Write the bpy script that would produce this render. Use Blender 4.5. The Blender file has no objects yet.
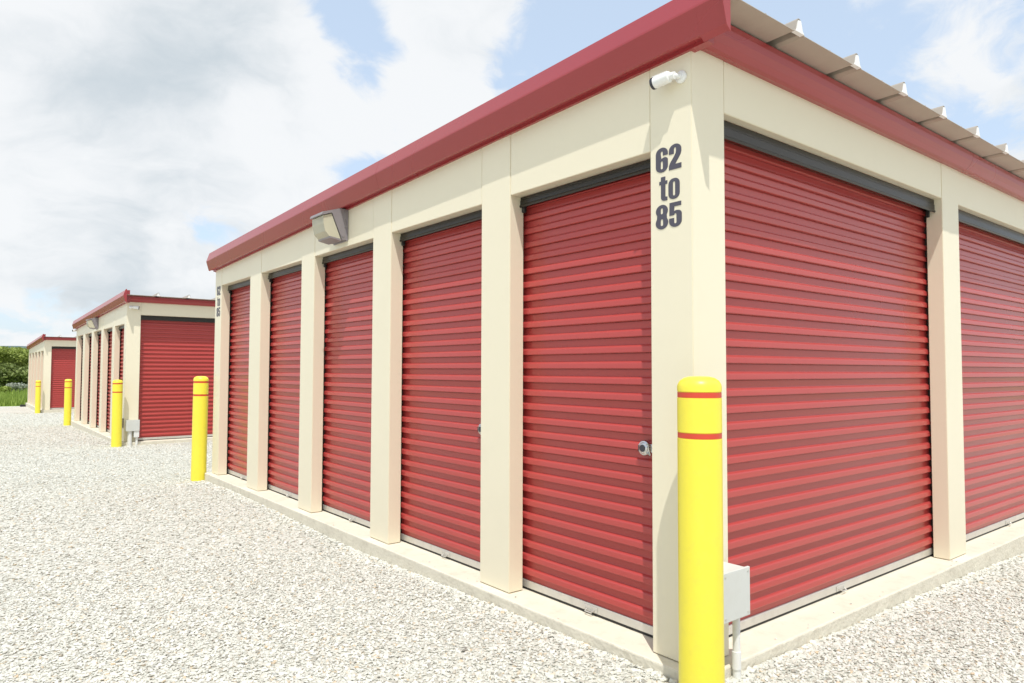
import bpy, bmesh, math, random
import numpy as np
from mathutils import Vector, Matrix
R = math.radians
rng = random.Random(7)
S = bpy.context.scene
COL = S.collection

# ------------------------------------------------------------------ materials
def new_mat(name):
    m = bpy.data.materials.new(name); m.use_nodes = True
    nt = m.node_tree; b = nt.nodes['Principled BSDF']
    return m, nt, b

def paint(name, col, rough=.4, metal=0., var=.06, scale=3., bump=0., spec=.5, dirt=None, bscale=None, coat=0.):
    m, nt, b = new_mat(name); N = nt.nodes; L = nt.links
    tc = N.new('ShaderNodeTexCoord')
    n = N.new('ShaderNodeTexNoise'); n.inputs['Scale'].default_value = scale; n.inputs['Detail'].default_value = 6
    L.new(tc.outputs['Object'], n.inputs['Vector'])
    mr = N.new('ShaderNodeMapRange'); mr.inputs[3].default_value = 1 - var; mr.inputs[4].default_value = 1 + var
    L.new(n.outputs[0], mr.inputs[0])
    mx = N.new('ShaderNodeVectorMath'); mx.operation = 'SCALE'; mx.inputs[0].default_value = col
    L.new(mr.outputs[0], mx.inputs['Scale'])
    out = mx.outputs[0]
    if dirt:
        dcol, amount, dsc = dirt
        n2 = N.new('ShaderNodeTexNoise'); n2.inputs['Scale'].default_value = dsc; n2.inputs['Detail'].default_value = 8; n2.inputs['Roughness'].default_value = .7
        L.new(tc.outputs['Object'], n2.inputs['Vector'])
        r2 = N.new('ShaderNodeMapRange'); r2.inputs[1].default_value = .5; r2.inputs[2].default_value = .75; r2.inputs[3].default_value = 0; r2.inputs[4].default_value = amount
        L.new(n2.outputs[0], r2.inputs[0])
        mc = N.new('ShaderNodeMix'); mc.data_type = 'RGBA'; mc.inputs[7].default_value = (*dcol, 1)
        L.new(r2.outputs[0], mc.inputs[0]); L.new(out, mc.inputs[6]); out = mc.outputs[2]
    L.new(out, b.inputs['Base Color'])
    r = N.new('ShaderNodeMapRange'); r.inputs[3].default_value = max(.02, rough - .05); r.inputs[4].default_value = rough + .05
    nr = N.new('ShaderNodeTexNoise'); nr.inputs['Scale'].default_value = scale * .7; nr.inputs['Detail'].default_value = 1
    L.new(tc.outputs['Object'], nr.inputs['Vector']); L.new(nr.outputs[0], r.inputs[0]); L.new(r.outputs[0], b.inputs['Roughness'])
    b.inputs['Metallic'].default_value = metal
    b.inputs['Specular IOR Level'].default_value = spec
    b.inputs['Coat Weight'].default_value = coat
    if bump:
        n3 = N.new('ShaderNodeTexNoise'); n3.inputs['Scale'].default_value = bscale or scale * 8; n3.inputs['Detail'].default_value = 4
        L.new(tc.outputs['Object'], n3.inputs['Vector'])
        bp = N.new('ShaderNodeBump'); bp.inputs['Strength'].default_value = 1.0; bp.inputs['Distance'].default_value = bump
        L.new(n3.outputs[0], bp.inputs['Height']); L.new(bp.outputs[0], b.inputs['Normal'])
    return m

M = {}
M['cream'] = paint('cream_paint', (.80, .735, .565), .42, var=.02, scale=1.2, bump=.0015, bscale=2.2, dirt=((.62, .55, .42), .10, 2.5))
M['curtain'] = paint('red_curtain_paint', (.43, .058, .052), .29, var=.045, scale=1.2, spec=.46, coat=.12)
M['trim'] = paint('red_trim_paint', (.325, .036, .041), .27, var=.05, scale=1.2, bump=.0012, bscale=1.2, spec=.6)
M['concrete'] = paint('pale_concrete', (.68, .635, .52), .85, var=.12, scale=6, bump=.006, bscale=45, dirt=((.42, .37, .28), .55, 11))
M['ledge'] = paint('ledge_top', (.74, .68, .55), .75, var=.06, scale=3, bump=.0015, bscale=60, dirt=((.48, .42, .31), .45, 8))  # lighter tone for the upward faces of the base
M['dark'] = paint('dark_steel', (.035, .032, .026), .45, var=.2, scale=6)
M['hood'] = paint('dark_hood_steel', (.026, .023, .018), .3, metal=.2, var=.15, scale=3)
M['rubber'] = paint('black_rubber', (.02, .02, .02), .6)
M['galv'] = paint('galvanised_steel', (.62, .61, .57), .42, metal=.55, var=.12, scale=9, dirt=((.4, .38, .34), .3, 20))
M['roof'] = paint('zinc_roof_sheet', (.46, .405, .34), .42, metal=.35, var=.12, scale=4, dirt=((.36, .31, .25), .4, 6))
M['chrome'] = paint('bright_chrome', (.62, .62, .61), .09, metal=1, var=.05, scale=20)
M['white'] = paint('white_plastic', (.82, .82, .80), .35, var=.03, scale=8)
M['pvc'] = paint('white_pvc', (.74, .74, .72), .4, var=.05, scale=8, dirt=((.5, .46, .4), .25, 12))
M['box'] = paint('pale_grey_enamel', (.60, .61, .58), .45, var=.04, scale=5, dirt=((.45, .42, .36), .2, 9))
M['black'] = paint('black_plastic', (.03, .03, .04), .25)
M['lamp'] = paint('bronze_grey_casting', (.26, .235, .245), .45, var=.1, scale=20, bump=.0008, bscale=150)
M['yellow'] = paint('yellow_sleeve', (.86, .745, .06), .38, var=.025, scale=3, dirt=((.60, .50, .12), .18, 22), spec=.5, bump=.0008, bscale=5)
M['band'] = paint('red_reflective_tape', (.62, .06, .03), .4, var=.1, scale=12)
M['ink'] = paint('slate_vinyl', (.075, .07, .095), .5, var=.05)
M['bark'] = paint('grey_bark', (.11, .085, .06), .9, var=.3, scale=6)

m, nt, b = new_mat('lamp_glass'); M['glass'] = m
b.inputs['Base Color'].default_value = (.80, .76, .58, 1); b.inputs['Roughness'].default_value = .25
b.inputs['Transmission Weight'].default_value = .35
_t = nt.nodes.new('ShaderNodeTexCoord'); _w = nt.nodes.new('ShaderNodeTexWave'); _w.inputs['Scale'].default_value = 30; _w.bands_direction = 'Y'
_b = nt.nodes.new('ShaderNodeBump'); _b.inputs['Distance'].default_value = .004
nt.links.new(_t.outputs['Object'], _w.inputs['Vector']); nt.links.new(_w.outputs[0], _b.inputs['Height']); nt.links.new(_b.outputs[0], b.inputs['Normal'])

def ramp(nt, stops):
    r = nt.nodes.new('ShaderNodeValToRGB'); e = r.color_ramp.elements
    while len(e) < len(stops): e.new(.5)
    for el, (p, c) in zip(e, stops): el.position = p; el.color = (*c, 1)
    return r

STONES = [(0, (.25, .235, .20)), (.03, (.42, .405, .35)), (.10, (.54, .53, .465)), (.35, (.60, .592, .525)), (.62, (.64, .635, .57)), (.93, (.72, .715, .66)), (.972, (.58, .46, .30)), (1, (.40, .41, .39))]
# single stones: one tone per stone
m, nt, b = new_mat('limestone_chips'); M['stone'] = m
oi = nt.nodes.new('ShaderNodeObjectInfo'); r = ramp(nt, STONES)
nt.links.new(oi.outputs['Random'], r.inputs[0])
tc = nt.nodes.new('ShaderNodeTexCoord'); n = nt.nodes.new('ShaderNodeTexNoise'); n.inputs['Scale'].default_value = 60
nt.links.new(tc.outputs['Object'], n.inputs['Vector'])
mr = nt.nodes.new('ShaderNodeMapRange'); mr.inputs[3].default_value = .85; mr.inputs[4].default_value = 1.12; nt.links.new(n.outputs[0], mr.inputs[0])
sc = nt.nodes.new('ShaderNodeVectorMath'); sc.operation = 'SCALE'; nt.links.new(r.outputs[0], sc.inputs[0]); nt.links.new(mr.outputs[0], sc.inputs['Scale'])
nt.links.new(sc.outputs[0], b.inputs['Base Color']); b.inputs['Roughness'].default_value = .85

# the gravel sheet: voronoi chips
m, nt, b = new_mat('packed_gravel'); M['gravel'] = m
tc = nt.nodes.new('ShaderNodeTexCoord')
nw = nt.nodes.new('ShaderNodeTexNoise'); nw.inputs['Scale'].default_value = 25
nt.links.new(tc.outputs['Object'], nw.inputs['Vector'])
ad = nt.nodes.new('ShaderNodeMixRGB'); ad.blend_type = 'ADD'; ad.inputs[0].default_value = .02
nt.links.new(tc.outputs['Object'], ad.inputs[1]); nt.links.new(nw.outputs['Color'], ad.inputs[2])
v = nt.nodes.new('ShaderNodeTexVoronoi'); v.inputs['Scale'].default_value = 52; nt.links.new(ad.outputs[0], v.inputs['Vector'])
r = ramp(nt, STONES); sx = nt.nodes.new('ShaderNodeSeparateColor'); nt.links.new(v.outputs['Color'], sx.inputs[0]); nt.links.new(sx.outputs[0], r.inputs[0])
n2 = nt.nodes.new('ShaderNodeTexNoise'); n2.inputs['Scale'].default_value = .35; n2.inputs['Detail'].default_value = 5; nt.links.new(tc.outputs['Object'], n2.inputs['Vector'])
mr = nt.nodes.new('ShaderNodeMapRange'); mr.inputs[1].default_value = .3; mr.inputs[2].default_value = .7; mr.inputs[3].default_value = .92; mr.inputs[4].default_value = 1.06; nt.links.new(n2.outputs[0], mr.inputs[0])
sc = nt.nodes.new('ShaderNodeVectorMath'); sc.operation = 'SCALE'; nt.links.new(r.outputs[0], sc.inputs[0]); nt.links.new(mr.outputs[0], sc.inputs['Scale'])
gm_ = nt.nodes.new('ShaderNodeVectorMath'); gm_.operation = 'MULTIPLY'; gm_.inputs[1].default_value = (.93, .93, .92); nt.links.new(sc.outputs[0], gm_.inputs[0])  # shade between the chips put into the sheet colour as an even darkening
nt.links.new(gm_.outputs[0], b.inputs['Base Color']); b.inputs['Roughness'].default_value = .9
bp = nt.nodes.new('ShaderNodeBump'); bp.inputs['Distance'].default_value = .008; bp.inputs['Strength'].default_value = .7; bp.invert = True
nt.links.new(v.outputs['Distance'], bp.inputs['Height']); nt.links.new(bp.outputs[0], b.inputs['Normal'])

def leaf_mat(name, c1, c2, trans=.25):
    m, nt, b = new_mat(name)
    g = nt.nodes.new('ShaderNodeNewGeometry'); r = ramp(nt, [(0, c1), (1, c2)])
    nt.links.new(g.outputs['Random Per Island'], r.inputs[0]); nt.links.new(r.outputs[0], b.inputs['Base Color'])
    b.inputs['Roughness'].default_value = .6
    t = nt.nodes.new('ShaderNodeBsdfTranslucent'); nt.links.new(r.outputs[0], t.inputs[0])
    ms = nt.nodes.new('ShaderNodeMixShader'); ms.inputs[0].default_value = trans
    nt.links.new(b.outputs[0], ms.inputs[1]); nt.links.new(t.outputs[0], ms.inputs[2]); nt.links.new(ms.outputs[0], nt.nodes['Material Output'].inputs[0])
    return m
M['leaf_a'] = leaf_mat('olive_leaves', (.20, .26, .05), (.38, .45, .10))
M['leaf_b'] = leaf_mat('fresh_leaves', (.24, .32, .05), (.42, .50, .11))
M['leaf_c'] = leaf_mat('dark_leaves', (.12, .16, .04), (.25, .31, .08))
M['leaf_w'] = leaf_mat('silvery_leaves', (.22, .26, .17), (.50, .52, .44))
M['blade'] = leaf_mat('meadow_blades', (.19, .28, .04), (.34, .44, .09))
M['meadow'] = paint('meadow_turf', (.22, .32, .06), .9, var=.35, scale=.5, bump=.03, bscale=3)
M['hill'] = paint('hazy_wooded_hill', (.085, .13, .12), .95, var=.5, scale=.03, bump=2, bscale=.15)  # bluish haze of distance put into the hill colour

# ------------------------------------------------------------------ mesh helper
class MB:
    def __init__(s): s.v = []; s.f = []; s.smooth = []
    def add(s, vs, fs, smooth=False):
        o = len(s.v); s.v += [tuple(p) for p in vs]
        for f in fs: s.f.append([i + o for i in f]); s.smooth.append(smooth)
        return s
    def box(s, x0, x1, y0, y1, z0, z1):
        a = [(x, y, z) for z in (z0, z1) for y in (y0, y1) for x in (x0, x1)]
        return s.add(a, [(0, 2, 3, 1), (4, 5, 7, 6), (0, 1, 5, 4), (2, 6, 7, 3), (0, 4, 6, 2), (1, 3, 7, 5)])
    def bbox(s, x0, x1, y0, y1, z0, z1, w=.004, seg=1):
        bm = bmesh.new()
        vs = [bm.verts.new(p) for p in [(x, y, z) for z in (z0, z1) for y in (y0, y1) for x in (x0, x1)]]
        for f in [(0, 2, 3, 1), (4, 5, 7, 6), (0, 1, 5, 4), (2, 6, 7, 3), (0, 4, 6, 2), (1, 3, 7, 5)]: bm.faces.new([vs[i] for i in f])
        bmesh.ops.bevel(bm, geom=bm.edges[:], offset=w, segments=seg, affect='EDGES', profile=.5)
        bm.verts.index_update()
        s.add([v.co[:] for v in bm.verts], [[v.index for v in f.verts] for f in bm.faces]); bm.free(); return s
    def extrude(s, prof, p0, p1, ux, uz, cap=True, smooth=False, closed=True):
        """prof: list of (a,b); point = P + a*ux + b*uz, from p0 to p1"""
        n = len(prof); ux = Vector(ux); uz = Vector(uz)
        vs = [Vector(P) + a * ux + b * uz for P in (p0, p1) for a, b in prof]
        fs = [(i, (i + 1) % n, n + (i + 1) % n, n + i) for i in range(n if closed else n - 1)]
        if cap and closed: fs += [tuple(reversed(range(n))), tuple(range(n, 2 * n))]
        return s.add(vs, fs, smooth)
    def tube(s, pts, rad, n=16, cap=True, smooth=True):
        pts = [Vector(p) for p in pts]; rings = []
        for i, p in enumerate(pts):
            d = (pts[min(i + 1, len(pts) - 1)] - pts[max(i - 1, 0)]).normalized()
            up = Vector((0, 0, 1)) if abs(d.z) < .9 else Vector((1, 0, 0))
            a = d.cross(up).normalized(); c = a.cross(d)
            r = rad[i] if isinstance(rad, (list, tuple)) else rad
            rings.append([p + a * r * math.cos(2 * math.pi * k / n) + c * r * math.sin(2 * math.pi * k / n) for k in range(n)])
        vs = [q for r in rings for q in r]; fs = []
        for i in range(len(rings) - 1):
            for k in range(n): fs.append((i * n + k, i * n + (k + 1) % n, (i + 1) * n + (k + 1) % n, (i + 1) * n + k))
        s.add(vs, fs, smooth)
        if cap:
            s.add(rings[0], [tuple(range(n))]); s.add(rings[-1], [tuple(reversed(range(n)))])
        return s
    def lathe(s, prof, n=48, c=(0, 0, 0), smooth=True):
        vs = [(c[0] + r * math.cos(2 * math.pi * k / n), c[1] + r * math.sin(2 * math.pi * k / n), c[2] + z) for r, z in prof for k in range(n)]
        fs = [(i * n + k, i * n + (k + 1) % n, (i + 1) * n + (k + 1) % n, (i + 1) * n + k) for i in range(len(prof) - 1) for k in range(n)]
        return s.add(vs, fs, smooth)
    def build(s, name, mat, parent=None, fix=True):
        me = bpy.data.meshes.new(name); me.from_pydata(s.v, [], s.f)
        for p, sm in zip(me.polygons, s.smooth): p.use_smooth = sm
        if fix:
            bm = bmesh.new(); bm.from_mesh(me); bmesh.ops.recalc_face_normals(bm, faces=bm.faces); bm.to_mesh(me); bm.free()
        if any(s.smooth): me.set_sharp_from_angle(angle=R(35))
        me.materials.append(mat)
        o = bpy.data.objects.new(name, me); COL.objects.link(o); o.parent = parent
        return o

def empty(name, loc=(0, 0, 0), rz=0.):
    o = bpy.data.objects.new(name, None); COL.objects.link(o); o.location = loc; o.rotation_euler = (0, 0, rz); o.empty_display_size = .3
    return o
def tag(o, label=None, cat=None, group=None, kind=None):
    if label: o['label'] = label
    if cat: o['category'] = cat
    if group: o['group'] = group
    if kind: o['kind'] = kind
    return o
def copy_tree(o, parent=None):
    c = o.copy(); COL.objects.link(c)
    if parent: c.parent = parent
    for ch in list(o.children): copy_tree(ch, c)
    return c

# ------------------------------------------------------------------ terrain
def lerp(x, xs, ys): return np.interp(x, xs, ys)
def height(x, y):
    x = np.asarray(x, float); y = np.asarray(y, float)
    h = lerp(y, [-30, -4, 0, 3.2, 6.7, 8, 14.3, 22.4, 33, 42, 60, 110], [-.30, -.11, -.045, -.10, -.075, -.105, -.210, -.300, -.475, -.54, -.52, -.9])
    t = np.clip((x - .3) / 4.5, 0, 3); g = 1 / (1 + np.exp((y - 2.5) * 2.0))
    h = h - .10 * t * g
    h = h + .012 * np.sin(x * 1.7 + .5 * y) * np.sin(y * 1.3 - .4 * x) * np.clip((np.abs(x + .1) + np.abs(y + .1)) * .5, 0, 1) * .7
    return h
def hz(x, y): return float(height(x, y))

def grid_object(name, xs, ys, hf, mat):
    X, Y = np.meshgrid(xs, ys); Z = hf(X, Y); nx, ny = len(xs), len(ys)
    v = np.stack([X, Y, Z], -1).reshape(-1, 3)
    i = (np.arange(ny - 1)[:, None] * nx + np.arange(nx - 1)[None, :]).reshape(-1)
    f = np.stack([i, i + 1, i + nx + 1, i + nx], -1)
    me = bpy.data.meshes.new(name); me.from_pydata(v.tolist(), [], f.tolist()); me.polygons.foreach_set('use_smooth', [True] * len(f))
    me.materials.append(mat); o = bpy.data.objects.new(name, me); COL.objects.link(o); return o

xs = np.concatenate([np.linspace(-60, -8, 27)[:-1], np.linspace(-8, 8, 107), np.linspace(8, 60, 27)[1:]])
ys = np.concatenate([np.linspace(-60, -4, 20)[:-1], np.linspace(-4, 14, 120), np.linspace(14, 42, 40)[1:]])
tag(grid_object('gravel_yard', xs, ys, lambda x, y: height(x, y) - .006, M['gravel']), kind='structure')

def hmead(x, y):
    base = height(x, np.clip(y, -60, 42)) - .012
    far = np.hypot(x, y)
    return base + np.clip((y - 41) / 30, 0, 1) * .05 - np.clip((far - 130) / 500, 0, 1) * 5 - np.where((y < 41.4) & (np.abs(x) < 59), .15, 0)
xs = np.concatenate([np.linspace(-3000, -100, 12)[:-1], np.linspace(-100, 100, 101), np.linspace(100, 3000, 12)[1:]])
ys = np.concatenate([np.linspace(-3000, -100, 12)[:-1], np.linspace(-100, 130, 116), np.linspace(130, 3000, 12)[1:]])
tag(grid_object('grass_field', xs, ys, hmead, M['meadow']), kind='structure')

# distant hills
def hhill(x, y):
    d = y - 900
    return -12 + 37 * np.exp(-(d / 240) ** 2) * (.72 + .18 * np.sin(x / 210 + 1.9) + .10 * np.sin(x / 83 + .6) + .035 * np.sin(x / 29))
tag(grid_object('hills', np.linspace(-1500, 1500, 160), np.linspace(350, 1500, 60), hhill, M['hill']), kind='structure')

# ------------------------------------------------------------------ storage building
SL = .0275
OPEN_L = [(.254, 1.393), (1.699, 2.935), (3.247, 4.469), (4.795, 5.992), (6.371, 7.514)]
OPEN_R = [(.264 + k * 3.065, 3.010 + k * 3.065) for k in range(4)]
W = OPEN_R[-1][1] + .264          # length along x
D = 7.79                          # depth along y
HL, HR = 2.49, 2.677
RC = .11
CD = .15

def curtain(w, H, seed):
    """ribbed curtain in local coords: u (x) from 0..w, outward = -y, bottom z=.062"""
    r = random.Random(seed)
    p = .0882 if w > 2 else .0862; z0, z1 = .062, H - .06
    prof = []
    z = z0
    while z < z1 - .02:
        for dz, o in ((0, 0), (.002, 0), (.0335, 0), (.0345, -.0045), (.0382, -.0045), (.0392, .0165), (.0405, .0198), (.0435, .0206), (.0665, .0180), (.0705, .0168), (.0740, .0138), (.0780, .0080), (.0815, .0022)):
            if z + dz < z1: prof.append((z + dz, o))
        z += p
    # curls back over the drum at the top
    zt = prof[-1][0]
    for a in (20, 45, 70, 90): prof.append((zt + .10 * math.sin(R(a)), -.10 * (1 - math.cos(R(a)))))
    nu = max(6, int(w / .18)); vs = []; fs = []; E = .05
    us = [-E, -E + .012, -.01] + [-.01 + (w + .02) * (i + 1) / nu for i in range(nu - 1)] + [w + .01, w + E - .012, w + E]
    ph = [r.uniform(0, 6.28) for _ in range(4)]
    for z, o in prof:
        row = int((z - z0) / p)
        rr = random.Random(seed * 100 + row); tilt = rr.uniform(-.0012, .0012); off = rr.uniform(-.0007, .0007)
        for u in us:
            wob = .0016 * math.sin(u * 2.1 + z * 1.1 + ph[0]) + .0008 * math.sin(u * 5.3 - z * 3 + ph[1])
            e = .55 if u in (us[0], us[-1]) else 1.
            vs.append((u, -o * e + wob, z + tilt * (u / w - .5) + off * (1 if o else 0)))
    n = len(us)
    for i in range(len(prof) - 1):
        for k in range(n - 1): fs.append((i * n + k, i * n + k + 1, (i + 1) * n + k + 1, (i + 1) * n + k))
    mb = MB(); mb.add(vs, fs, False); return mb

def roller_door(parent, origin, rz, w, H, seed, lock, wide):
    """local x along the opening, -y outward; curtain plane is y=0 at recess depth"""
    X = Matrix.Translation(origin) @ Matrix.Rotation(rz, 4, 'Z')
    d = curtain(w, H, seed).build('roller_door', M['curtain'], parent, fix=False); d.matrix_local = X
    md = d.modifiers.new('thick', 'SOLIDIFY'); md.thickness = .002; md.offset = 0
    def sub(mb, name, mat): return mb.build(name, mat, d)
    for u0, u1 in ((-.062, -.0505), (w + .0505, w + .062)):
        sub(MB().bbox(u0, u1, -.034, .03, .004, H - .004, .001), 'guide_track', M['dark'])
    sub(MB().bbox(-.049, w + .049, -.012, .020, .016, .0615, .002), 'bottom_bar', M['galv'])
    sub(MB().box(-.049, w + .049, -.006, .018, .002, .0155), 'rubber_seal', M['rubber'])
    c = w * .5
    mb = MB().bbox(c - .055, c + .055, -.017, -.0125, .02, .052, .001)
    for k in (-1, 1): mb.tube([(c + k * .035, -.017, .036), (c + k * .035, -.021, .036)], .006, 8)
    mb.tube([(c - .02, -.018, .030), (c - .02, -.035, .022), (c + .03, -.035, .022), (c + .03, -.018, .030)], .004, 8)
    sub(mb, 'lift_handle', M['galv'])
    # dark hood over the roll
    hh = .082 if wide else .050
    ho = -.022 if wide else 0
    mb = MB().extrude([(a_ + ho, b2) for a_, b2 in [(-.066, H - .004), (-.066, H - hh * .45), (-.070, H - hh * .5), (-.070, H - hh), (-.074, H - hh - .004), (-.076, H - hh - .012), (-.072, H - hh - .020), (-.066, H - hh - .018), (-.0635, H - hh - .006), (-.0635, H - .004)]], (.002, 0, 0), (w - .002, 0, 0), (0, 1, 0), (0, 0, 1))
    sub(mb, 'roll_hood', M['hood'])
    for bx in ((.004, w - .030) if wide else (.004,)):
        sub(MB().bbox(bx, bx + .024, -.060, -.037, H - hh - .05, H - hh + .01, .003), 'bracket', M['rubber'])
    if lock:
        lx = w - .15; z = .978
        mb = MB().bbox(lx - .010, lx + .10, -.025, -.018, z - .022, z + .022, .002)
        mb.lathe([(0.0001, .020), (.020, .020), (.027, .016), (.030, .012), (.0375, .010), (.041, .004), (.041, -.002)], 28)
        vv = []; k0 = len(mb.v) - 28 * 7
        for i in range(k0, len(mb.v)):
            x, y, zz = mb.v[i]; mb.v[i] = (lx + x, -.026 - zz, z + y)
        mb.box(lx - .003, lx + .003, -.0475, -.044, z - .012, z + .012)
        mb.tube([(lx + .012, -.03, z + .02), (lx + .045, -.05, z + .028), (lx + .05, -.05, z - .03), (lx + .012, -.03, z - .02)], .0055, 8)
        sub(mb, 'lock', M['chrome'])
        sub(MB().tube([(lx, -.0461, z), (lx, -.0476, z)], .019, 20).bbox(lx - .030, lx - .024, -.047, -.0445, z - .016, z + .016, .001), 'keyway_contrast', M['black'])  # keyway; black disc and bar also paint in the chrome's dark reflections
    return d

def top_z(y): return 3.035 - SL * y

def storage_building():
    root = empty('storage_building')
    # plinth
    mb = MB()
    for (a, b_) in [((-.072, W + .072), (-.072, D + .072))]:
        mb.bbox(a[0], a[1], b_[0], b_[1], -.9, 0, .009, 2)
    pl = mb.build('concrete_base', M['concrete'], root)
    pl.data.materials.append(M['ledge'])
    for p in pl.data.polygons:
        if p.normal.z > .8: p.material_index = 1
    # wall panels
    mb = MB()
    g = .005
    def pillar(x0, x1, y0, y1, z0=g):
        a = [(x, y, z0) for y in (y0, y1) for x in (x0, x1)] + [(x, y, top_z(y)) for y in (y0, y1) for x in (x0, x1)]
        fs = [(0, 2, 3, 1), (4, 5, 7, 6), (0, 1, 5, 4), (2, 6, 7, 3), (0, 4, 6, 2), (1, 3, 7, 5)]
        bm = bmesh.new(); vs = [bm.verts.new(p) for p in a]
        for f in fs: bm.faces.new([vs[i] for i in f])
        bmesh.ops.bevel(bm, geom=bm.edges[:], offset=.003, segments=2, affect='EDGES')
        bm.verts.index_update()
        mb.add([v.co[:] for v in bm.verts], [[v.index for v in f.verts] for f in bm.faces]); bm.free()
    # corner column: an L of folded sheet
    def lshape():
        a, b_ = OPEN_R[0][0], OPEN_L[0][0]
        pr = [(0, 0), (a, 0), (a, RC), (RC, RC), (RC, b_), (0, b_)]
        bm = bmesh.new(); lo = [bm.verts.new((x, y, g)) for x, y in pr]; hi = [bm.verts.new((x, y, top_z(y))) for x, y in pr]
        bm.faces.new(lo[::-1]); bm.faces.new(hi)
        for k in range(6): bm.faces.new([lo[k], lo[(k + 1) % 6], hi[(k + 1) % 6], hi[k]])
        bmesh.ops.bevel(bm, geom=bm.edges[:], offset=.003, segments=2, affect='EDGES'); bm.verts.index_update()
        mb.add([v.co[:] for v in bm.verts], [[v.index for v in f.verts] for f in bm.faces]); bm.free()
    lshape()
    for i in range(4): pillar(0, RC, OPEN_L[i][1], OPEN_L[i + 1][0])
    pillar(0, RC, OPEN_L[4][1], D)
    for i in range(3): pillar(OPEN_R[i][1], OPEN_R[i + 1][0], 0, RC)
    pillar(OPEN_R[3][1], W, 0, RC)
    for a, b_ in OPEN_L: pillar(.0025, RC - .002, a + .0015, b_ - .0015, HL)
    for a, b_ in OPEN_R: pillar(a + .0015, b_ - .0015, .0025, RC - .002, HR)
    # back and end walls, ribbed sheet
    def sheet(p0, p1, nrm, ztop):
        L_ = (Vector(p1) - Vector(p0)).length; n = int(L_ / .3); prof = []
        for k in range(n):
            u = k * L_ / n; w_ = L_ / n
            prof += [(u, 0), (u + w_ * .7, 0), (u + w_ * .76, .02), (u + w_ * .94, .02)]
        prof.append((L_, 0)); prof += [(L_, -.03), (0, -.03)]
        dr = (Vector(p1) - Vector(p0)).normalized()
        mb.extrude(prof, (p0[0], p0[1], g), (p0[0], p0[1], ztop), dr, nrm)
    sheet((.1, D - .02, 0), (W - .02, D - .02, 0), (0, 1, 0), top_z(D) - .01)
    sheet((W - .02, .3, 0), (W - .02, D - .02, 0), (1, 0, 0), top_z(D) - .01)
    mb.build('wall', M['cream'], root)
    # added solid core, unseen, blocks light behind the curtains
    MB().box(.62, W - .3, .55, D - .3, 0, 2.6).build('light_block_core', M['cream'], root)
    # roof sheet
    y0, y1 = -.252, D + .045
    zr = lambda y: 3.066 - SL * y
    prof = [(-.049, 0)]; x = .54; top = []
    while x < W:
        top += [(x - .050, 0), (x - .032, .014), (x - .017, .064), (x - .008, .074), (x + .008, .074), (x + .017, .064), (x + .032, .014), (x + .050, 0)]
        x += .610
    prof += top + [(W + .02, 0)]
    prof2 = prof + [(a, b_ - .003) for a, b_ in reversed(prof)]
    MBr = MB().extrude(prof2, (0, y0, zr(y0)), (0, y1, zr(y1)), (1, 0, 0), (0, 0, 1))
    # lapped pan creases
    x = .54 - .30
    while x < W:
        MBr.extrude([(x - .01, .0005), (x, .006), (x + .01, .0005)], (0, y0 + .001, zr(y0)), (0, y1, zr(y1)), (1, 0, 0), (0, 0, 1), cap=True)
        x += .610
    rf = MBr.build('roof', M['roof'], root)
    x = .54
    while x < W:
        MB().extrude([(x - .042, .001), (x - .027, .015), (x - .012, .0625), (x + .012, .0625), (x + .027, .015), (x + .042, .001)], (0, y0 - .004, zr(y0)), (0, y0 + .02, zr(y0)), (1, 0, 0), (0, 0, 1)).build('rib_closure', M['white'], rf)
        x += .610
    # sloping trim along the side wall
    P0 = [(.03, 3.175), (-.062, 3.170), (-.076, 3.161), (-.112, 3.054), (-.1135, 3.043), (-.083, 2.936), (-.079, 2.924), (-.066, 2.922), (-.064, 2.934), (-.02, 2.934), (-.018, 2.916), (.03, 2.916)]
    P1 = [(-.050, 3.169), (-.062, 3.170), (-.076, 3.161), (-.112, 3.054), (-.1135, 3.043), (-.083, 2.936), (-.079, 2.922), (-.050, 2.900)]
    ya, yb = -.245, D + .05
    mb = MB()
    mb.extrude(P1, (0, ya, -SL * ya), (0, -.1102, SL * .1102), (1, 0, 0), (0, 0, 1))
    mb.extrude(P0, (0, -.1100, SL * .1100), (0, 3.0, -SL * 3.0), (1, 0, 0), (0, 0, 1))
    mb.extrude(P0, (0, 3.002, -SL * 3.002), (0, yb, -SL * yb), (1, 0, 0), (0, 0, 1))
    mb.extrude([(a * 1.02 - .0005, 3.02 + (b_ - 3.02) * 1.05) for a, b_ in P1], (0, ya - .009, -SL * ya), (0, ya - .0005, -SL * ya), (1, 0, 0), (0, 0, 1))
    mb.build('rake_trim', M['trim'], root)
    # front trim below the roof edge
    PF = [(.02, 2.944), (-.030, 2.938), (-.052, 2.944), (-.078, 2.966), (-.096, 2.998), (-.104, 3.030), (-.104, 3.058), (.02, 3.058)]
    mb = MB(); x0 = -.049
    while x0 < W:
        x1 = min(x0 + (3.40 if x0 < 0 else 3.065), W)
        mb.extrude(PF, (x0, 0, 0), (x1 - .003, 0, 0), (0, 1, 0), (0, 0, 1)); x0 = x1
    mb.build('eave_trim', M['trim'], root)
    # low gutter at the back
    mb = MB().extrude([(.0, 2.70), (.12, 2.70), (.13, 2.80), (.125, 2.80), (.115, 2.705), (0, 2.705)], (0.03, D + .002, 0), (W, D + .002, 0), (0, 1, 0), (0, 0, 1))
    mb.build('gutter', M['trim'], root)
    # doors
    for i, (a, b_) in enumerate(OPEN_L):
        roller_door(root, (CD, b_, 0), -R(90), b_ - a, HL, 11 + i, True, False)
    for i, (a, b_) in enumerate(OPEN_R):
        roller_door(root, (a, CD - .008, 0), 0, b_ - a, HR, 31 + i, False, True)
    return root

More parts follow.
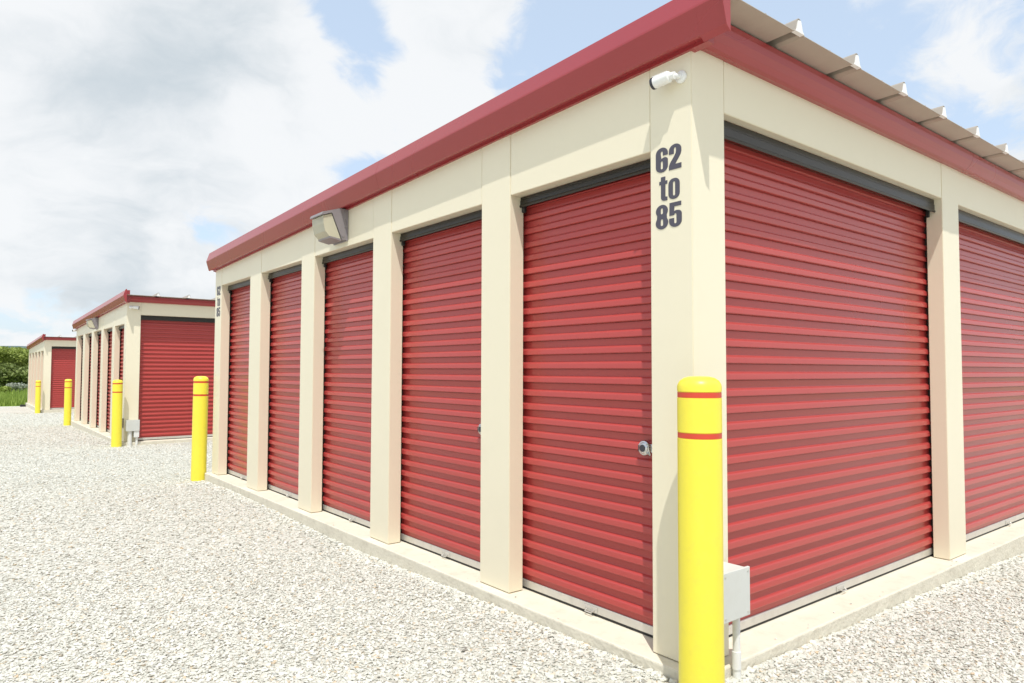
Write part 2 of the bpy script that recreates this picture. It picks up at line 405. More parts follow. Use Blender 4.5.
BA, BB, BC = (0, 0, 0), (.072, 14.446, -.146), (.187, 33.2, -.347)
G = 'storage buildings in a row along the gravel'
sbA = storage_building()
sbB = copy_tree(sbA); sbB.location = BB
sbC = copy_tree(sbA); sbC.location = BC
tag(sbA, 'large cream storage building with red roller doors in the foreground, numbered 62 to 85', 'storage building', G)
tag(sbB, 'cream storage building with red roller doors, the middle one of the row', 'storage building', G)
tag(sbC, 'small far cream storage building with red roller doors beside the green thicket', 'storage building', G)

# ------------------------------------------------------------------ unit numbers: condensed bold glyphs as flat vinyl
def rrect(x0, x1, y0, y1, r, n=7):
    out = []
    for cx, cy, a0 in ((x1 - r, y1 - r, 0), (x0 + r, y1 - r, 90), (x0 + r, y0 + r, 180), (x1 - r, y0 + r, 270)):
        for k in range(n): a = R(a0 + 90 * k / (n - 1)); out.append((cx + r * math.cos(a), cy + r * math.sin(a)))
    return out
def ring_arc(cx, cy, ro, a0, a1, n=10, sy=1.): return [(cx + ro * math.cos(R(a0 + (a1 - a0) * k / (n - 1))), cy + sy * ro * math.sin(R(a0 + (a1 - a0) * k / (n - 1)))) for k in range(n)]
GL = {}
# each glyph: list of closed loops in a unit box (height 1, width .5), even-odd filled
s_ = .165
GL['8'] = [ring_arc(.25, .745, .245, -38, 218, 20, 1.04) + ring_arc(.25, .265, .255, 143, 397, 22, 1.04), rrect(.205, .295, .62, .86, .044), rrect(.20, .30, .14, .41, .048)]
GL['6'] = [[(.5, .67), (.5, .76)] + ring_arc(.25, .76, .25, 0, 180, 14, .96) + ring_arc(.25, .24, .25, 180, 360, 14, .96) + [(.5, .44)] + ring_arc(.37, .46, .13, 0, 90, 6) + [(.31, .585), (.23, .55), (.205, .76)] + ring_arc(.25, .80, .045, 180, 0, 8, 1.2) + [(.295, .67)], rrect(.205, .295, .13, .45, .044)]
GL['2'] = [[(0, .62), (0, .76)] + ring_arc(.25, .76, .25, 180, 0, 14, .96) + [(.5, .66), (.47, .55), (.40, .43), (.27, .24), (.26, .20), (.5, .20), (.5, 0), (0, 0), (0, .16), (.04, .27), (.20, .50), (.27, .62), (.29, .72)] + ring_arc(.247, .81, .043, 0, 180, 8, 1.2) + [(.20, .62)]]
GL['5'] = [[(.02, 1), (.48, 1), (.48, .83), (.21, .83), (.20, .63), (.27, .67)] + ring_arc(.34, .50, .16, 90, 0, 7) + [(.5, .24)] + ring_arc(.25, .24, .25, 0, -180, 14, .96) + [(0, .37), (.20, .37), (.20, .19)] + ring_arc(.248, .19, .047, 180, 360, 8, 1.1) + [(.295, .48), (.285, .53), (.25, .55), (.21, .53), (.20, .48), (.01, .48)]]
GL['t'] = [[(.10, .97), (.36, .97), (.36, .80), (.48, .80), (.48, .66), (.36, .66), (.36, .20), (.38, .15), (.48, .15), (.48, 0), (.29, 0), (.17, .03), (.10, .12), (.10, .66), (.0, .66), (.0, .80), (.10, .80)]]
GL['o'] = [rrect(.0, .5, -.01, .81, .22), rrect(.20, .30, .12, .68, .048)]

def glyph_word(parent, name, text, y_left, z_bot, h, widths, x=-.0035, sx=1.0):
    """vinyl on the x=0 wall, reading left to right = decreasing y"""
    cu = bpy.data.curves.new(name, 'CURVE'); cu.dimensions = '2D'; cu.fill_mode = 'BOTH'; cu.extrude = .0007
    u = 0
    for ch, wd in zip(text, widths):
        for loop in GL[ch]:
            sp = cu.splines.new('POLY'); sp.points.add(len(loop) - 1)
            for p, (a, b_) in zip(sp.points, loop): p.co = (u + a / .5 * wd, b_ * h, 0, 1)
            sp.use_cyclic_u = True
        u += wd * 1.09
    tmp = bpy.data.objects.new('t', cu); COL.objects.link(tmp)
    dg = bpy.context.evaluated_depsgraph_get(); me = bpy.data.meshes.new_from_object(tmp.evaluated_get(dg))
    bpy.data.objects.remove(tmp); me.name = name
    me.materials.clear(); me.materials.append(M['ink'])
    o = bpy.data.objects.new(name, me); COL.objects.link(o); o.parent = parent
    # curve x -> -y world, curve y -> z, normal -> -x
    o.matrix_local = Matrix(((0, 0, -1, x), (-1, 0, 0, y_left), (0, 1, 0, z_bot), (0, 0, 0, 1)))
    return o
for y_off in (0, 7.50):
    glyph_word(sbA, 'unit_number', '62', .217 + y_off, 2.366, .124, [.075, .075], x=-.0012)
    glyph_word(sbA, 'unit_number', 'to', .196 + y_off, 2.222, .124, [.0 + .052, .068], x=-.0012)
    glyph_word(sbA, 'unit_number', '85', .219 + y_off, 2.082, .122, [.076, .076], x=-.0012)

# ------------------------------------------------------------------ bollards
def bollard():
    root = empty('bollard'); r = .095; H = 1.39
    prof = [(r + .002, -.3), (r + .002, .0), (r, .3)]
    for z in (1.123, 1.298): prof += [(r, z - .004), (r - .003, z - .002), (r - .003, z + .024), (r, z + .026)]
    prof += [(r, H - .045), (r - .003, H - .034), (r - .012, H - .019), (r - .030, H - .007), (r - .055, H - .001), (.0005, H)]
    MB().lathe(prof, 56).build('sleeve', M['yellow'], root)
    for z in (1.123, 1.298):
        MB().lathe([(r - .0030, z - .0005), (r - .0012, z), (r - .0012, z + .022), (r - .003, z + .0225)], 56).build('reflective_band', M['band'], root)
    return root
bol = bollard()
GB = 'yellow bollards at the building corners'
spots = [(-.165, -.154, -.03, 'thick yellow bollard in the foreground, standing before the building corner numbered 62 to 85'),
         (-.125, 7.95, -.10, 'yellow bollard at the far end of the large foreground building'),
         (-.088, 14.27, -.229, 'yellow bollard by the near corner of the middle building, beside its grey junction box'),
         (-.075, 22.4, -.313, 'yellow bollard in front of the red door of the farthest building'),
         (.01, 33.0, -.49, 'farthest and smallest yellow bollard, before the side of the last building')]
for i, (x, y, z, lab) in enumerate(spots):
    o = bol if i == 0 else copy_tree(bol)
    o.location = (x, y, z); o.rotation_euler = (R(rng.uniform(-.4, .4)), R(rng.uniform(-.4, .4)), rng.uniform(0, 6)) if i else (0, 0, 0); tag(o, lab, 'bollard', GB)

# ------------------------------------------------------------------ wall lights
def wall_light():
    root = empty('wall_light'); w = .27
    # local: outward -x, along wall y (0..w), z 0..0.285
    body = [(0, .012), (0, .285), (-.07, .288), (-.236, .236), (-.244, .212), (-.230, .210), (-.155, .238), (-.146, .234), (-.056, .020), (-.05, .008)]
    mb = MB().extrude(body, (0, 0, 0), (0, w, 0), (1, 0, 0), (0, 0, 1))
    mb.bbox(-.012, .0, -.008, w + .008, .0, .293, .003)
    mb.tube([(-.045, -.004, .045), (-.045, .004, .045)], .014, 10)
    mb.bbox(-.034, -.012, -.005, .002, .12, .15, .001); mb.bbox(-.034, -.012, -.005, .002, .19, .26, .001)
    mb.extrude([(-.058, .014), (-.062, -.002), (-.160, .016), (-.165, .03)], (0, .006, 0), (0, w - .006, 0), (1, 0, 0), (0, 0, 1))
    mb.build('housing', M['lamp'], root)
    lens = [(-.150, .230), (-.226, .206), (-.224, .14), (-.206, .07), (-.165, .030), (-.062, .017)]
    MB().extrude(lens, (0, .012, 0), (0, w - .012, 0), (1, 0, 0), (0, 0, 1)).build('lens', M['glass'], root)
    return root
wl = wall_light(); GW = 'wall lights on the side walls'
wl.location = (-.001, 3.735, 2.532); tag(wl, 'grey wall light above the doors of the large foreground building', 'wall light', GW)
w2 = copy_tree(wl); w2.location = (BB[0] - .001, BB[1] + 3.735, BB[2] + 2.532); tag(w2, 'small grey wall light under the trim of the middle building', 'wall light', GW)

# ------------------------------------------------------------------ security cameras
def security_camera():
    root = empty('security_camera')
    # local: wall plane y=0, outward -y, body points +x
    base = MB().tube([(0, 0, 0), (0, -.012, 0), (0, -.022, 0)], [.036, .036, .026], 24)
    base.tube([(0, -.02, 0), (0, -.045, -.004), (.012, -.062, -.004)], [.017, .015, .016], 16)
    base.tube([(.0, -.062, -.004), (.034, -.066, -.004)], [.022, .020], 16)
    base.build('mount', M['white'], root)
    b_ = MB().tube([(.028, -.068, -.004), (.034, -.068, -.004), (.130, -.078, -.012)], [.026, .032, .033], 24)
    b_.bbox(.036, .146, -.092, -.056, .018, .026, .003)
    b_.build('camera_body', M['white'], root)
    MB().tube([(.1305, -.078, -.012), (.146, -.0795, -.0135)], [.0345, .0345], 24).build('lens_ring', M['black'], root)
    return root
sc0 = security_camera(); GC = 'security cameras on the building walls'
def put_cam(o, loc, rz, lab):
    o.location = loc; o.rotation_euler = (0, 0, rz); tag(o, lab, 'security camera', GC)
sc0.scale = (.85,) * 3
put_cam(sc0, (-.0005, .055, 2.806), -R(90), 'white security camera on the near corner above the painted numbers 62 to 85')
# mirrored sense: body must run along +y on the x=0 wall
sc0.rotation_euler = (0, R(0), 0)
def mesh_xform(root, mtx):
    for ch in root.children: ch.data.transform(mtx)
for ch in sc0.children:
    for vtx in ch.data.vertices:
        x, y, z = vtx.co; vtx.co = (y, x, z)          # outward -y -> -x, body +x -> +y
    ch.data.flip_normals()
c2 = empty('security_camera')
for ch in sc0.children:
    k = ch.copy(); k.data = ch.data.copy(); COL.objects.link(k); k.parent = c2
    for vtx in k.data.vertices:
        x, y, z = vtx.co; vtx.co = (y, x, z)
    k.data.flip_normals()
put_cam(c2, (BB[0] + .07, BB[1] - .0005, BB[2] + 2.83), 0, 'white security camera beside the big red door of the middle building')
c3 = copy_tree(sc0); put_cam(c3, (BB[0] - .0005, BB[1] + 7.70, BB[2] + 2.66), R(90), 'tiny dark-tipped camera jutting out past the far edge of the middle building')

# ------------------------------------------------------------------ junction boxes
def clip(mb, x, y, z, r):
    mb.bbox(x - r - .022, x + r + .022, y - .002, y + .004, z - .012, z + .012, .001)
jb = empty('junction_box')
mb = MB().bbox(0, .20, -.15, -.006, .258, .468, .005, 2); mb.bbox(-.006, .206, -.156, -.142, .252, .474, .003, 2)
mb.box(.04, .16, -.006, .002, .27, .45)
mb.build('cabinet', M['box'], jb)
for px, pz in ((.012, .27), (.188, .27), (.012, .456), (.188, .456)): MB().tube([(px, -.155, pz), (px, -.1585, pz)], .005, 10).build('screw', M['galv'], jb)
MB().tube([(.176, -.10, .262), (.176, -.10, .0), (.172, -.10, -.3)], .0175, 18).build('conduit', M['pvc'], jb)
MB().tube([(.176, -.10, .236), (.176, -.10, .262)], .024, 18).tube([(.175, -.10, -.005), (.175, -.10, .075)], .021, 18).build('collar', M['pvc'], jb)
tag(jb, 'pale grey junction box with a thin conduit behind the foreground yellow bollard', 'junction box', 'junction boxes at the building corners')
jb2 = empty('junction_box', BB)
mb = MB().bbox(.02, .26, -.14, -.006, .24, .46, .005, 2); mb.bbox(.014, .266, -.146, -.132, .234, .466, .003, 2)
mb.build('cabinet', M['box'], jb2)
MB().tube([(.095, -.08, .245), (.095, -.08, -.3)], .042, 18).tube([(.225, -.08, .14), (.225, -.08, -.3)], .026, 18).build('conduit', M['pvc'], jb2)
MB().bbox(.165, .265, -.13, -.03, .10, .233, .004).build('lower_box', M['pvc'], jb2)
tag(jb2, 'grey junction box with two white conduits by the middle building corner', 'junction box', 'junction boxes at the building corners')
# small outlet box on the side wall of the middle building
ob = empty('outlet_box', (BB[0], BB[1] + .12, BB[2] + .30))
MB().bbox(-.06, -.001, -.07, .07, 0, .19, .004).build('cover', M['lamp'], ob)
MB().tube([(-.03, 0, .0), (-.03, 0, -.6)], .013, 12).build('conduit', M['pvc'], ob)
tag(ob, 'dark grey outlet box low on the side wall behind the third yellow bollard', 'outlet box')
# black splash blocks at the corners of the last building
def splash():
    mb = MB()
    mb.extrude([(-.16, 0), (.16, 0), (.16, .09), (.13, .09), (.10, .03), (-.10, .03), (-.13, .09), (-.16, .09)], (0, 0, 0), (-.22, 0, -.01), (0, 1, 0), (0, 0, 1))
    return mb
sp = splash().build('splash_block', M['rubber']); sp.location = (BC[0] - .08, BC[1] + 7.7, hz(0, 41) + .01); tag(sp, 'black splash block on the gravel at the grass end of the farthest building', 'splash block', 'black splash blocks')
sp2 = sp.copy(); COL.objects.link(sp2); sp2.location = (BC[0] - .06, BC[1] + .0, hz(0, 33.2) + .01); sp2.scale = (.6, .8, .9); tag(sp2, 'black splash block at the near corner of the farthest building', 'splash block', 'black splash blocks')

# ------------------------------------------------------------------ gravel stones (real chips, one object)
rs = np.random.default_rng(5)
CX, CY, CZ = -2.716, -2.037, 1.385
FW = math.atan2(.6228, .7813)
def stones(n, r0, r1, size0, size1, half, mid=0.):
    u = rs.random(n); r = np.sqrt(r0 * r0 + u * (r1 * r1 - r0 * r0)); a = FW + R(mid) + (rs.random(n) - .5) * 2 * R(half)
    x = CX + r * np.sin(a); y = CY + r * np.cos(a)
    inb = np.zeros(n, bool)
    for bx, by, _ in (BA, BB, BC): inb |= (x > bx - .078) & (x < bx + W + .08) & (y > by - .078) & (y < by + D + .08)
    for (sx, sy, *_r) in spots: inb |= np.hypot(x - sx, y - sy) < .10
    hid = (x > .3) & (y > .3) & (x < 14) & (y < 8)
    k = ~(inb | hid); x = x[k]; y = y[k]
    return x, y, size0 + (size1 - size0) * rs.random(len(x)) ** 1.8
parts = [stones(170000, 1.6, 6.0, .0048, .0122, 56), stones(230000, 6.0, 17, .0065, .0145, 44), stones(110000, 17.0, 36, .009, .018, 11, -31)]
# a drift of larger chips against the foot of the ledge
n = 2600; t = rs.random(n)
xa = -.083 - rs.random(n) ** 2 * .12; ya = -.1 + t * 7.9
xb = -.1 + t * 6.5; yb = -.085 - rs.random(n) ** 2 * .10
parts.append((np.concatenate([xa, xb]), np.concatenate([ya, yb]), .006 + .011 * rs.random(2 * n) ** 2))
# small heaps against the slab and a few chips kicked onto the ledge
hx = []; hy = []
for cy, k_ in ((.75, 90), (1.15, 60), (2.1, 50), (3.3, 70), (4.9, 50), (6.1, 40)):
    hx.append(-.088 - np.abs(rs.normal(size=k_)) * .03); hy.append(cy + rs.normal(size=k_) * .09)
for cx, k_ in ((.7, 70), (1.9, 60), (3.0, 50), (4.4, 60)):
    hy.append(-.088 - np.abs(rs.normal(size=k_)) * .03); hx.append(cx + rs.normal(size=k_) * .09)
hx = np.concatenate(hx); hy = np.concatenate(hy); parts.append((hx, hy, .007 + .008 * rs.random(len(hx))))
NL = 34
la = np.concatenate([-.03 + .02 * rs.normal(size=NL // 2), .3 + 5 * rs.random(NL // 2)]); lb = np.concatenate([.3 + 7 * rs.random(NL // 2), -.03 + .02 * rs.normal(size=NL // 2)])
la[:NL // 2] = np.clip(la[:NL // 2], -.06, -.008); lb[NL // 2:] = np.clip(lb[NL // 2:], -.06, -.008)
parts.append((la, lb, .003 + .004 * rs.random(NL)))
X = np.concatenate([p[0] for p in parts]); Y = np.concatenate([p[1] for p in parts]); SZ = np.concatenate([p[2] for p in parts])
for (sx, sy, *_r) in spots[:1]:
    k = np.hypot(X - sx, Y - sy) > .10; X, Y, SZ = X[k], Y[k], SZ[k]
Z = height(X, Y) - .005 + SZ * .12 + rs.random(len(X)) * .0045
Z[-NL:] = .003 + SZ[-NL:] * .2
me = bpy.data.meshes.new('gravel_stones'); me.vertices.add(len(X)); me.vertices.foreach_set('co', np.stack([X, Y, Z], -1).astype(np.float32).ravel())
at = me.attributes.new('size', 'FLOAT', 'POINT'); at.data.foreach_set('value', SZ.astype(np.float32))
me.materials.append(M['stone'])
go = bpy.data.objects.new('gravel_stones', me); COL.objects.link(go); tag(go, kind='stuff')
ng = bpy.data.node_groups.new('scatter_chips', 'GeometryNodeTree')
ng.interface.new_socket('Geometry', in_out='INPUT', socket_type='NodeSocketGeometry'); ng.interface.new_socket('Geometry', in_out='OUTPUT', socket_type='NodeSocketGeometry')
N = ng.nodes; L = ng.links; gi = N.new('NodeGroupInput'); go_ = N.new('NodeGroupOutput')
join = N.new('GeometryNodeJoinGeometry')
for k in range(6):
    ico = N.new('GeometryNodeMeshIcoSphere'); ico.inputs['Radius'].default_value = 1; ico.inputs['Subdivisions'].default_value = 1
    sp_ = N.new('GeometryNodeSetPosition'); rv = N.new('FunctionNodeRandomValue'); rv.data_type = 'FLOAT_VECTOR'
    rv.inputs[0].default_value = (-.34,) * 3; rv.inputs[1].default_value = (.34,) * 3; rv.inputs['Seed'].default_value = k * 7 + 1
    L.new(ico.outputs['Mesh'], sp_.inputs['Geometry']); L.new(rv.outputs[0], sp_.inputs['Offset'])
    tr = N.new('GeometryNodeTransform'); tr.inputs['Scale'].default_value = (1.15, .62 + .08 * k, .40 + .05 * (k % 4))
    L.new(sp_.outputs[0], tr.inputs['Geometry'])
    ss = N.new('GeometryNodeSetShadeSmooth'); ss.inputs['Shade Smooth'].default_value = False; L.new(tr.outputs[0], ss.inputs[0])
    sm = N.new('GeometryNodeSetMaterial'); sm.inputs['Material'].default_value = M['stone']; L.new(ss.outputs[0], sm.inputs[0])
    gt = N.new('GeometryNodeGeometryToInstance'); L.new(sm.outputs[0], gt.inputs[0]); L.new(gt.outputs[0], join.inputs[0])
ip = N.new('GeometryNodeInstanceOnPoints'); ip.inputs['Pick Instance'].default_value = True
L.new(gi.outputs[0], ip.inputs['Points']); L.new(join.outputs[0], ip.inputs['Instance'])
ri = N.new('FunctionNodeRandomValue'); ri.data_type = 'INT'; ri.inputs[4].default_value = 0; ri.inputs[5].default_value = 5; ri.inputs['Seed'].default_value = 3
L.new(ri.outputs[2], ip.inputs['Instance Index'])
rr = N.new('FunctionNodeRandomValue'); rr.data_type = 'FLOAT_VECTOR'; rr.inputs[0].default_value = (-.38, -.38, 0); rr.inputs[1].default_value = (.38, .38, 6.283); rr.inputs['Seed'].default_value = 9
L.new(rr.outputs[0], ip.inputs['Rotation'])
na = N.new('GeometryNodeInputNamedAttribute'); na.data_type = 'FLOAT'; na.inputs[0].default_value = 'size'
L.new(na.outputs[0], ip.inputs['Scale'])
L.new(ip.outputs[0], go_.inputs[0])
gm = go.modifiers.new('chips', 'NODES'); gm.node_group = ng

# ------------------------------------------------------------------ vegetation behind
def quads(P, nrm_bias, s, rsx):
    """numpy leaf quads at points P (n,3) sizes s (n)"""
    n = len(P); a = rsx.normal(size=(n, 3)); a /= np.linalg.norm(a, axis=1)[:, None]
    b_ = rsx.normal(size=(n, 3)); b_ -= (b_ * a).sum(1)[:, None] * a; b_ /= np.linalg.norm(b_, axis=1)[:, None]
    a *= s[:, None]; b_ *= s[:, None] * .6
    v = np.stack([P - a, P - b_ * .9, P + a, P + b_], 1).reshape(-1, 3)
    f = np.arange(n * 4).reshape(n, 4); return v, f
def mesh_np(name, v, f, mat, parent=None):
    me = bpy.data.meshes.new(name); me.from_pydata(v.tolist(), [], f.tolist()); me.materials.append(mat)
    o = bpy.data.objects.new(name, me); COL.objects.link(o); o.parent = parent; return o
def crown_points(n, w, h, z0, rsx, nl=14):
    P = []
    for _ in range(nl):
        a = rsx.random() * 6.28; rr = math.sqrt(rsx.random()) * w * .40; zc = z0 + h * (.25 + .62 * rsx.random())
        c = np.array([rr * math.cos(a), rr * math.sin(a), zc]); k = 1 - .45 * abs((zc - z0) / h - .45)
        rad = np.array([w * .22, w * .22, h * .19]) * (k * (.65 + .6 * rsx.random()))
        d = rsx.normal(size=(n // nl, 3)); d /= np.linalg.norm(d, axis=1)[:, None]
        P.append(c + d * rad * (.55 + .5 * rsx.random(len(d)) ** .6)[:, None])
    return np.concatenate(P)
def bush_tree(name, x, y, w, h, mat, seed, label, cat, n=5200, s=.11, group=None):
    r = np.random.default_rng(seed); root = empty(name, (x, y, float(hmead(np.array(x), np.array(y))) - .02))
    P = crown_points(n, w, h, .12 * h, r)
    v, f = quads(P, 0, s * (.6 + .8 * r.random(len(P))), r); mesh_np('crown', v, f, mat, root)
    mb = MB(); rr = random.Random(seed)
    mb.tube([(0, 0, -.2), (.05, 0, h * .3), (0, .08, h * .6)], [.09, .07, .03], 8)
    for k in range(6):
        a = rr.uniform(0, 6.28); mb.tube([(0, 0, h * .1 * (1 + k * .5)), (math.cos(a) * w * .18, math.sin(a) * w * .18, h * (.35 + .06 * k)), (math.cos(a) * w * .33, math.sin(a) * w * .33, h * (.55 + .05 * k))], [.05, .03, .012], 6)
    mb.build('trunk', M['bark'], root)
    tag(root, label, cat, group); return root
def polar(px, dist):
    t = (px - 512) / 697.6; a = FW + math.atan(t); return CX + dist * math.sin(a), CY + dist * math.cos(a)
GT = 'trees and bushes of the thicket'
T = [  # px in the photo, distance, width, height, material, label
    ('bushy_tree', 3, 80, 7.5, 3.6, 'leaf_a', 'wide olive green tree at the left edge, behind the meadow'),
    ('bushy_tree', 17, 84, 6.0, 3.75, 'leaf_b', 'fresh green tree in the middle of the thicket left of the last building'),
    ('bushy_tree', 30, 80, 6.5, 3.45, 'leaf_a', 'green tree touching the edge of the farthest building'),
    ('low_bush', 8, 75, 5.5, 2.2, 'leaf_c', 'dark low bush at the foot of the left trees'),
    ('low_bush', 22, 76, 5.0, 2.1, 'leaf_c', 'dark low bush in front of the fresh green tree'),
    ('pale_shrub', 20, 62, 1.3, .75, 'leaf_w', 'pale silvery shrub in the grass in front of the dark bushes'),
    ('grass_clump', 5, 60, .9, .6, 'leaf_b', 'tall green weed clump in the grass near the left edge'),
]
for i, (nm, px, dist, w_, h_, mt, lab) in enumerate(T):
    x, y = polar(px, dist); cat = {'bushy_tree': 'tree', 'low_bush': 'bush', 'pale_shrub': 'shrub', 'grass_clump': 'plant'}[nm]
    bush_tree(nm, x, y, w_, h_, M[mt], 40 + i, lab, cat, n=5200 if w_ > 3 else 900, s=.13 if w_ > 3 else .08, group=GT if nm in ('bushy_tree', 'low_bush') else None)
# the rest of the thicket, one mass on both sides and behind
r = np.random.default_rng(77); PV = []
for k in range(70):
    px = -330 + 11 * k + r.normal() * 3; dist = 88 + 8 * r.random(); 
    x, y = polar(px, dist); P = crown_points(1100, 8, 3.3 + .8 * r.random(), .0, r, 9)
    P += np.array([x, y, float(hmead(np.array(x), np.array(y)))]); PV.append(P)
P = np.concatenate(PV); v, f = quads(P, 0, .22 * (.6 + .8 * r.random(len(P))), r)
tag(mesh_np('thicket_foliage', v, f, M['leaf_a']), kind='stuff')
# meadow grass
n = 60000; a = FW + np.arctan((-250 + 520 * r.random(n) - 512) / 697.6); dist = 41 + 36 * r.random(n) ** 1.3
x = CX + dist * np.sin(a); y = CY + dist * np.cos(a); k = y > 42.1; x, y = x[k], y[k]; n = len(x)
h = .16 + .35 * r.random(n) ** 2 + .25 * np.clip(np.sin(x * .6) * np.sin(y * .45 + x * .2), 0, 1); z = hmead(x, y); an = r.random(n) * 6.28; w_ = .025 + .03 * r.random(n)
dx = np.cos(an) * w_; dy = np.sin(an) * w_; lx = (r.random(n) - .5) * .2; ly = (r.random(n) - .5) * .2
v = np.stack([np.stack([x - dx, y - dy, z - .02], -1), np.stack([x + dx, y + dy, z - .02], -1), np.stack([x + lx, y + ly, z + h], -1)], 1).reshape(-1, 3)
tag(mesh_np('meadow_grass', v, np.arange(3 * n).reshape(n, 3), M['blade']), kind='stuff')

# ------------------------------------------------------------------ light
sun_travel = Vector((1.0, 1.35, -3.4)).normalized()
sl = bpy.data.lights.new('Sun', 'SUN'); sl.energy = 2.8; sl.angle = R(.55); sl.color = (1, .975, .93)
so = bpy.data.objects.new('Sun', sl); COL.objects.link(so)
so.rotation_euler = sun_travel.to_track_quat('-Z', 'Y').to_euler()
to_sun = -sun_travel
elev = math.asin(to_sun.z); az = math.atan2(to_sun.x, to_sun.y)

wd = bpy.data.worlds.new('World'); S.world = wd; wd.use_nodes = True; nt = wd.node_tree; N = nt.nodes; L = nt.links
bg = N['Background']; bg.inputs['Strength'].default_value = .14
sky = N.new('ShaderNodeTexSky'); sky.sky_type = 'NISHITA'; sky.sun_disc = False; sky.sun_elevation = elev; sky.sun_rotation = az; sky.dust_density = 1.5; sky.ozone_density = 1.2
tc = N.new('ShaderNodeTexCoord'); nrm = N.new('ShaderNodeVectorMath'); nrm.operation = 'NORMALIZE'; L.new(tc.outputs['Generated'], nrm.inputs[0])
sep = N.new('ShaderNodeSeparateXYZ'); L.new(nrm.outputs[0], sep.inputs[0])
def mth(op, a, b_=None, c=None, clamp=False):
    n = N.new('ShaderNodeMath'); n.operation = op; n.use_clamp = clamp
    for i, q in enumerate((a, b_, c)):
        if q is None: continue
        if isinstance(q, (int, float)): n.inputs[i].default_value = q
        else: L.new(q, n.inputs[i])
    return n.outputs[0]
den = mth('ADD', mth('MAXIMUM', sep.outputs[2], 0), .42)
cmb = N.new('ShaderNodeCombineXYZ'); L.new(mth('DIVIDE', sep.outputs[0], den), cmb.inputs[0]); L.new(mth('DIVIDE', sep.outputs[1], den), cmb.inputs[1]); cmb.inputs[2].default_value = .7
wn = N.new('ShaderNodeTexNoise'); wn.inputs['Scale'].default_value = 3.0; wn.inputs['Detail'].default_value = 3; L.new(cmb.outputs[0], wn.inputs['Vector'])
wsc = N.new('ShaderNodeVectorMath'); wsc.operation = 'SCALE'; wsc.inputs['Scale'].default_value = .30; L.new(wn.outputs['Color'], wsc.inputs[0])
wad = N.new('ShaderNodeVectorMath'); wad.operation = 'ADD'; L.new(cmb.outputs[0], wad.inputs[0]); L.new(wsc.outputs[0], wad.inputs[1])
def noise(scale, detail, rough, off, dist=0.):
    ad = N.new('ShaderNodeVectorMath'); ad.operation = 'ADD'; ad.inputs[1].default_value = off; L.new(wad.outputs[0], ad.inputs[0])
    n = N.new('ShaderNodeTexNoise'); n.inputs['Scale'].default_value = scale; n.inputs['Detail'].default_value = detail; n.inputs['Roughness'].default_value = rough; n.inputs['Distortion'].default_value = dist
    L.new(ad.outputs[0], n.inputs['Vector']); return n.outputs[0]
def blob(d, width, w):
    v = N.new('ShaderNodeVectorMath'); v.operation = 'DISTANCE'; v.inputs[1].default_value = Vector(d).normalized(); L.new(nrm.outputs[0], v.inputs[0])
    e = mth('POWER', mth('DIVIDE', v.outputs['Value'], width), 2)
    return mth('MULTIPLY', mth('EXPONENT', mth('MULTIPLY', e, -1)), w)
def total(*a):
    t = a[0]
    for q in a[1:]: t = mth('ADD', t, q)
    return t
dens = total(noise(1.7, 12, .60, (24.27, 15.56, 5.05), 0), mth('MULTIPLY', noise(6.0, 8, .6, (12.78, 1.68, 7.83), 0), .16), -.055,
             blob((.21, .927, .31), .30, .10), blob((.50, .76, .41), .10, .08), blob((.368, .812, .454), .05, -.17), blob((.418, .813, .405), .05, -.20), blob((.439, .864, .246), .055, -.20), blob((.235, .953, .19), .05, -.19), blob((.13, .94, .12), .15, -.04),
             blob((.63, .63, .453), .15, -.22), blob((.80, .42, .42), .10, -.10), blob((.075, .925, .40), .20, .16), blob((.20, .88, .44), .14, .06), blob((.884, .303, .357), .10, .05), blob((.93, .25, .22), .12, .05), blob((.29, .93, .19), .07, -.06))
mask = N.new('ShaderNodeMapRange'); mask.interpolation_type = 'SMOOTHSTEP'; mask.inputs[1].default_value = .455; mask.inputs[2].default_value = .545; L.new(dens, mask.inputs[0])
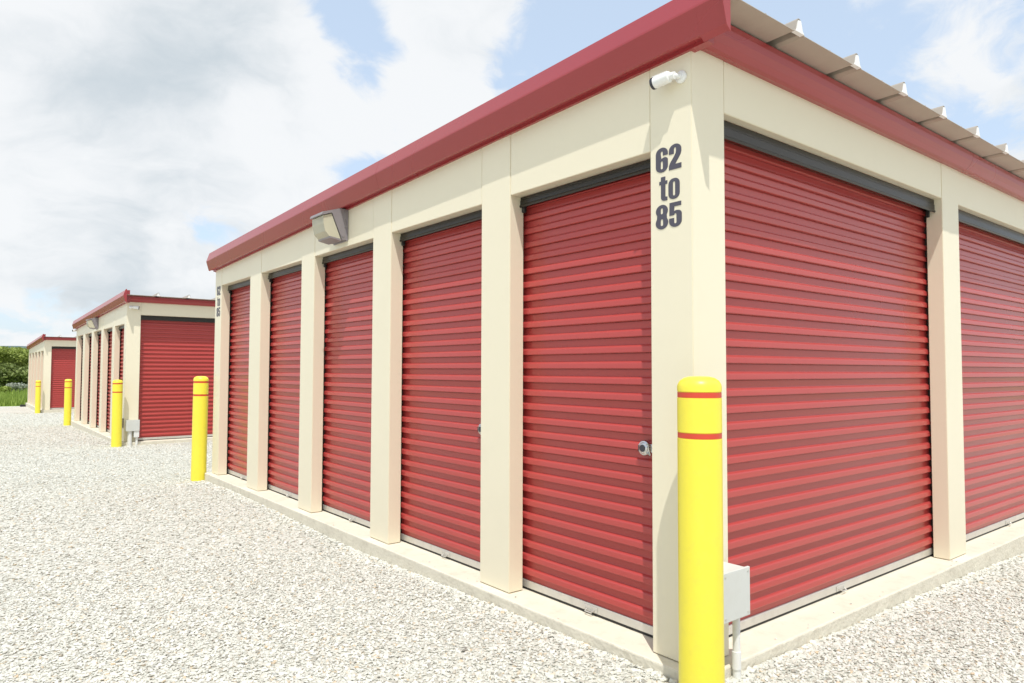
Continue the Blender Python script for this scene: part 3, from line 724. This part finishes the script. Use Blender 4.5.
shade_d = total(noise(1.5, 10, .58, (17.1, 6.0, 4.54), 0), mth('MULTIPLY', noise(6.5, 8, .6, (14.55, 10.7, 3.11), 0), .22), -.11, blob((.21, .92, .33), .15, .13), blob((.12, .97, .16), .14, -.06), blob((.06, .89, .45), .13, -.12), blob((.40, .80, .35), .14, -.10))
sh = N.new('ShaderNodeMapRange'); sh.interpolation_type = 'SMOOTHSTEP'; sh.inputs[1].default_value = .43; sh.inputs[2].default_value = .70; L.new(shade_d, sh.inputs[0])
cc = N.new('ShaderNodeMix'); cc.data_type = 'RGBA'; cc.inputs[6].default_value = (5.05, 5.14, 5.22, 1); cc.inputs[7].default_value = (3.3, 3.68, 3.95, 1); L.new(sh.outputs[0], cc.inputs[0])
# thin veil of high haze over the blue, then clouds
veil = N.new('ShaderNodeMix'); veil.data_type = 'RGBA'; veil.inputs[7].default_value = (4.3, 5.1, 6.0, 1); veil.inputs[0].default_value = .60
L.new(sky.outputs[0], veil.inputs[6])
mixc = N.new('ShaderNodeMix'); mixc.data_type = 'RGBA'; L.new(mth('MULTIPLY', mask.outputs[0], .96), mixc.inputs[0]); L.new(veil.outputs[2], mixc.inputs[6]); L.new(cc.outputs[2], mixc.inputs[7])
L.new(mixc.outputs[2], bg.inputs['Color'])

# ------------------------------------------------------------------ camera
yaw, pitch, roll, f = R(38.56247), R(2.33861), R(.17229), 697.619
d = Vector((math.sin(yaw) * math.cos(pitch), math.cos(yaw) * math.cos(pitch), math.sin(pitch)))
rt = Vector((math.cos(yaw), -math.sin(yaw), 0)); up = rt.cross(d)
r2 = rt * math.cos(roll) + up * math.sin(roll); u2 = -rt * math.sin(roll) + up * math.cos(roll)
cam = bpy.data.cameras.new('Camera'); co = bpy.data.objects.new('Camera', cam); COL.objects.link(co)
co.matrix_world = Matrix(((r2.x, u2.x, -d.x, -2.71624), (r2.y, u2.y, -d.y, -2.03687), (r2.z, u2.z, -d.z, 1.38466), (0, 0, 0, 1)))
cam.sensor_width = 36; cam.lens = 36 * f / 1024; cam.clip_start = .05; cam.clip_end = 6000
S.camera = co
S.view_settings.view_transform = 'Standard'; S.view_settings.look = 'None'; S.view_settings.gamma = 1; S.view_settings.exposure = .40
S.render.resolution_x = 1024; S.render.resolution_y = 683
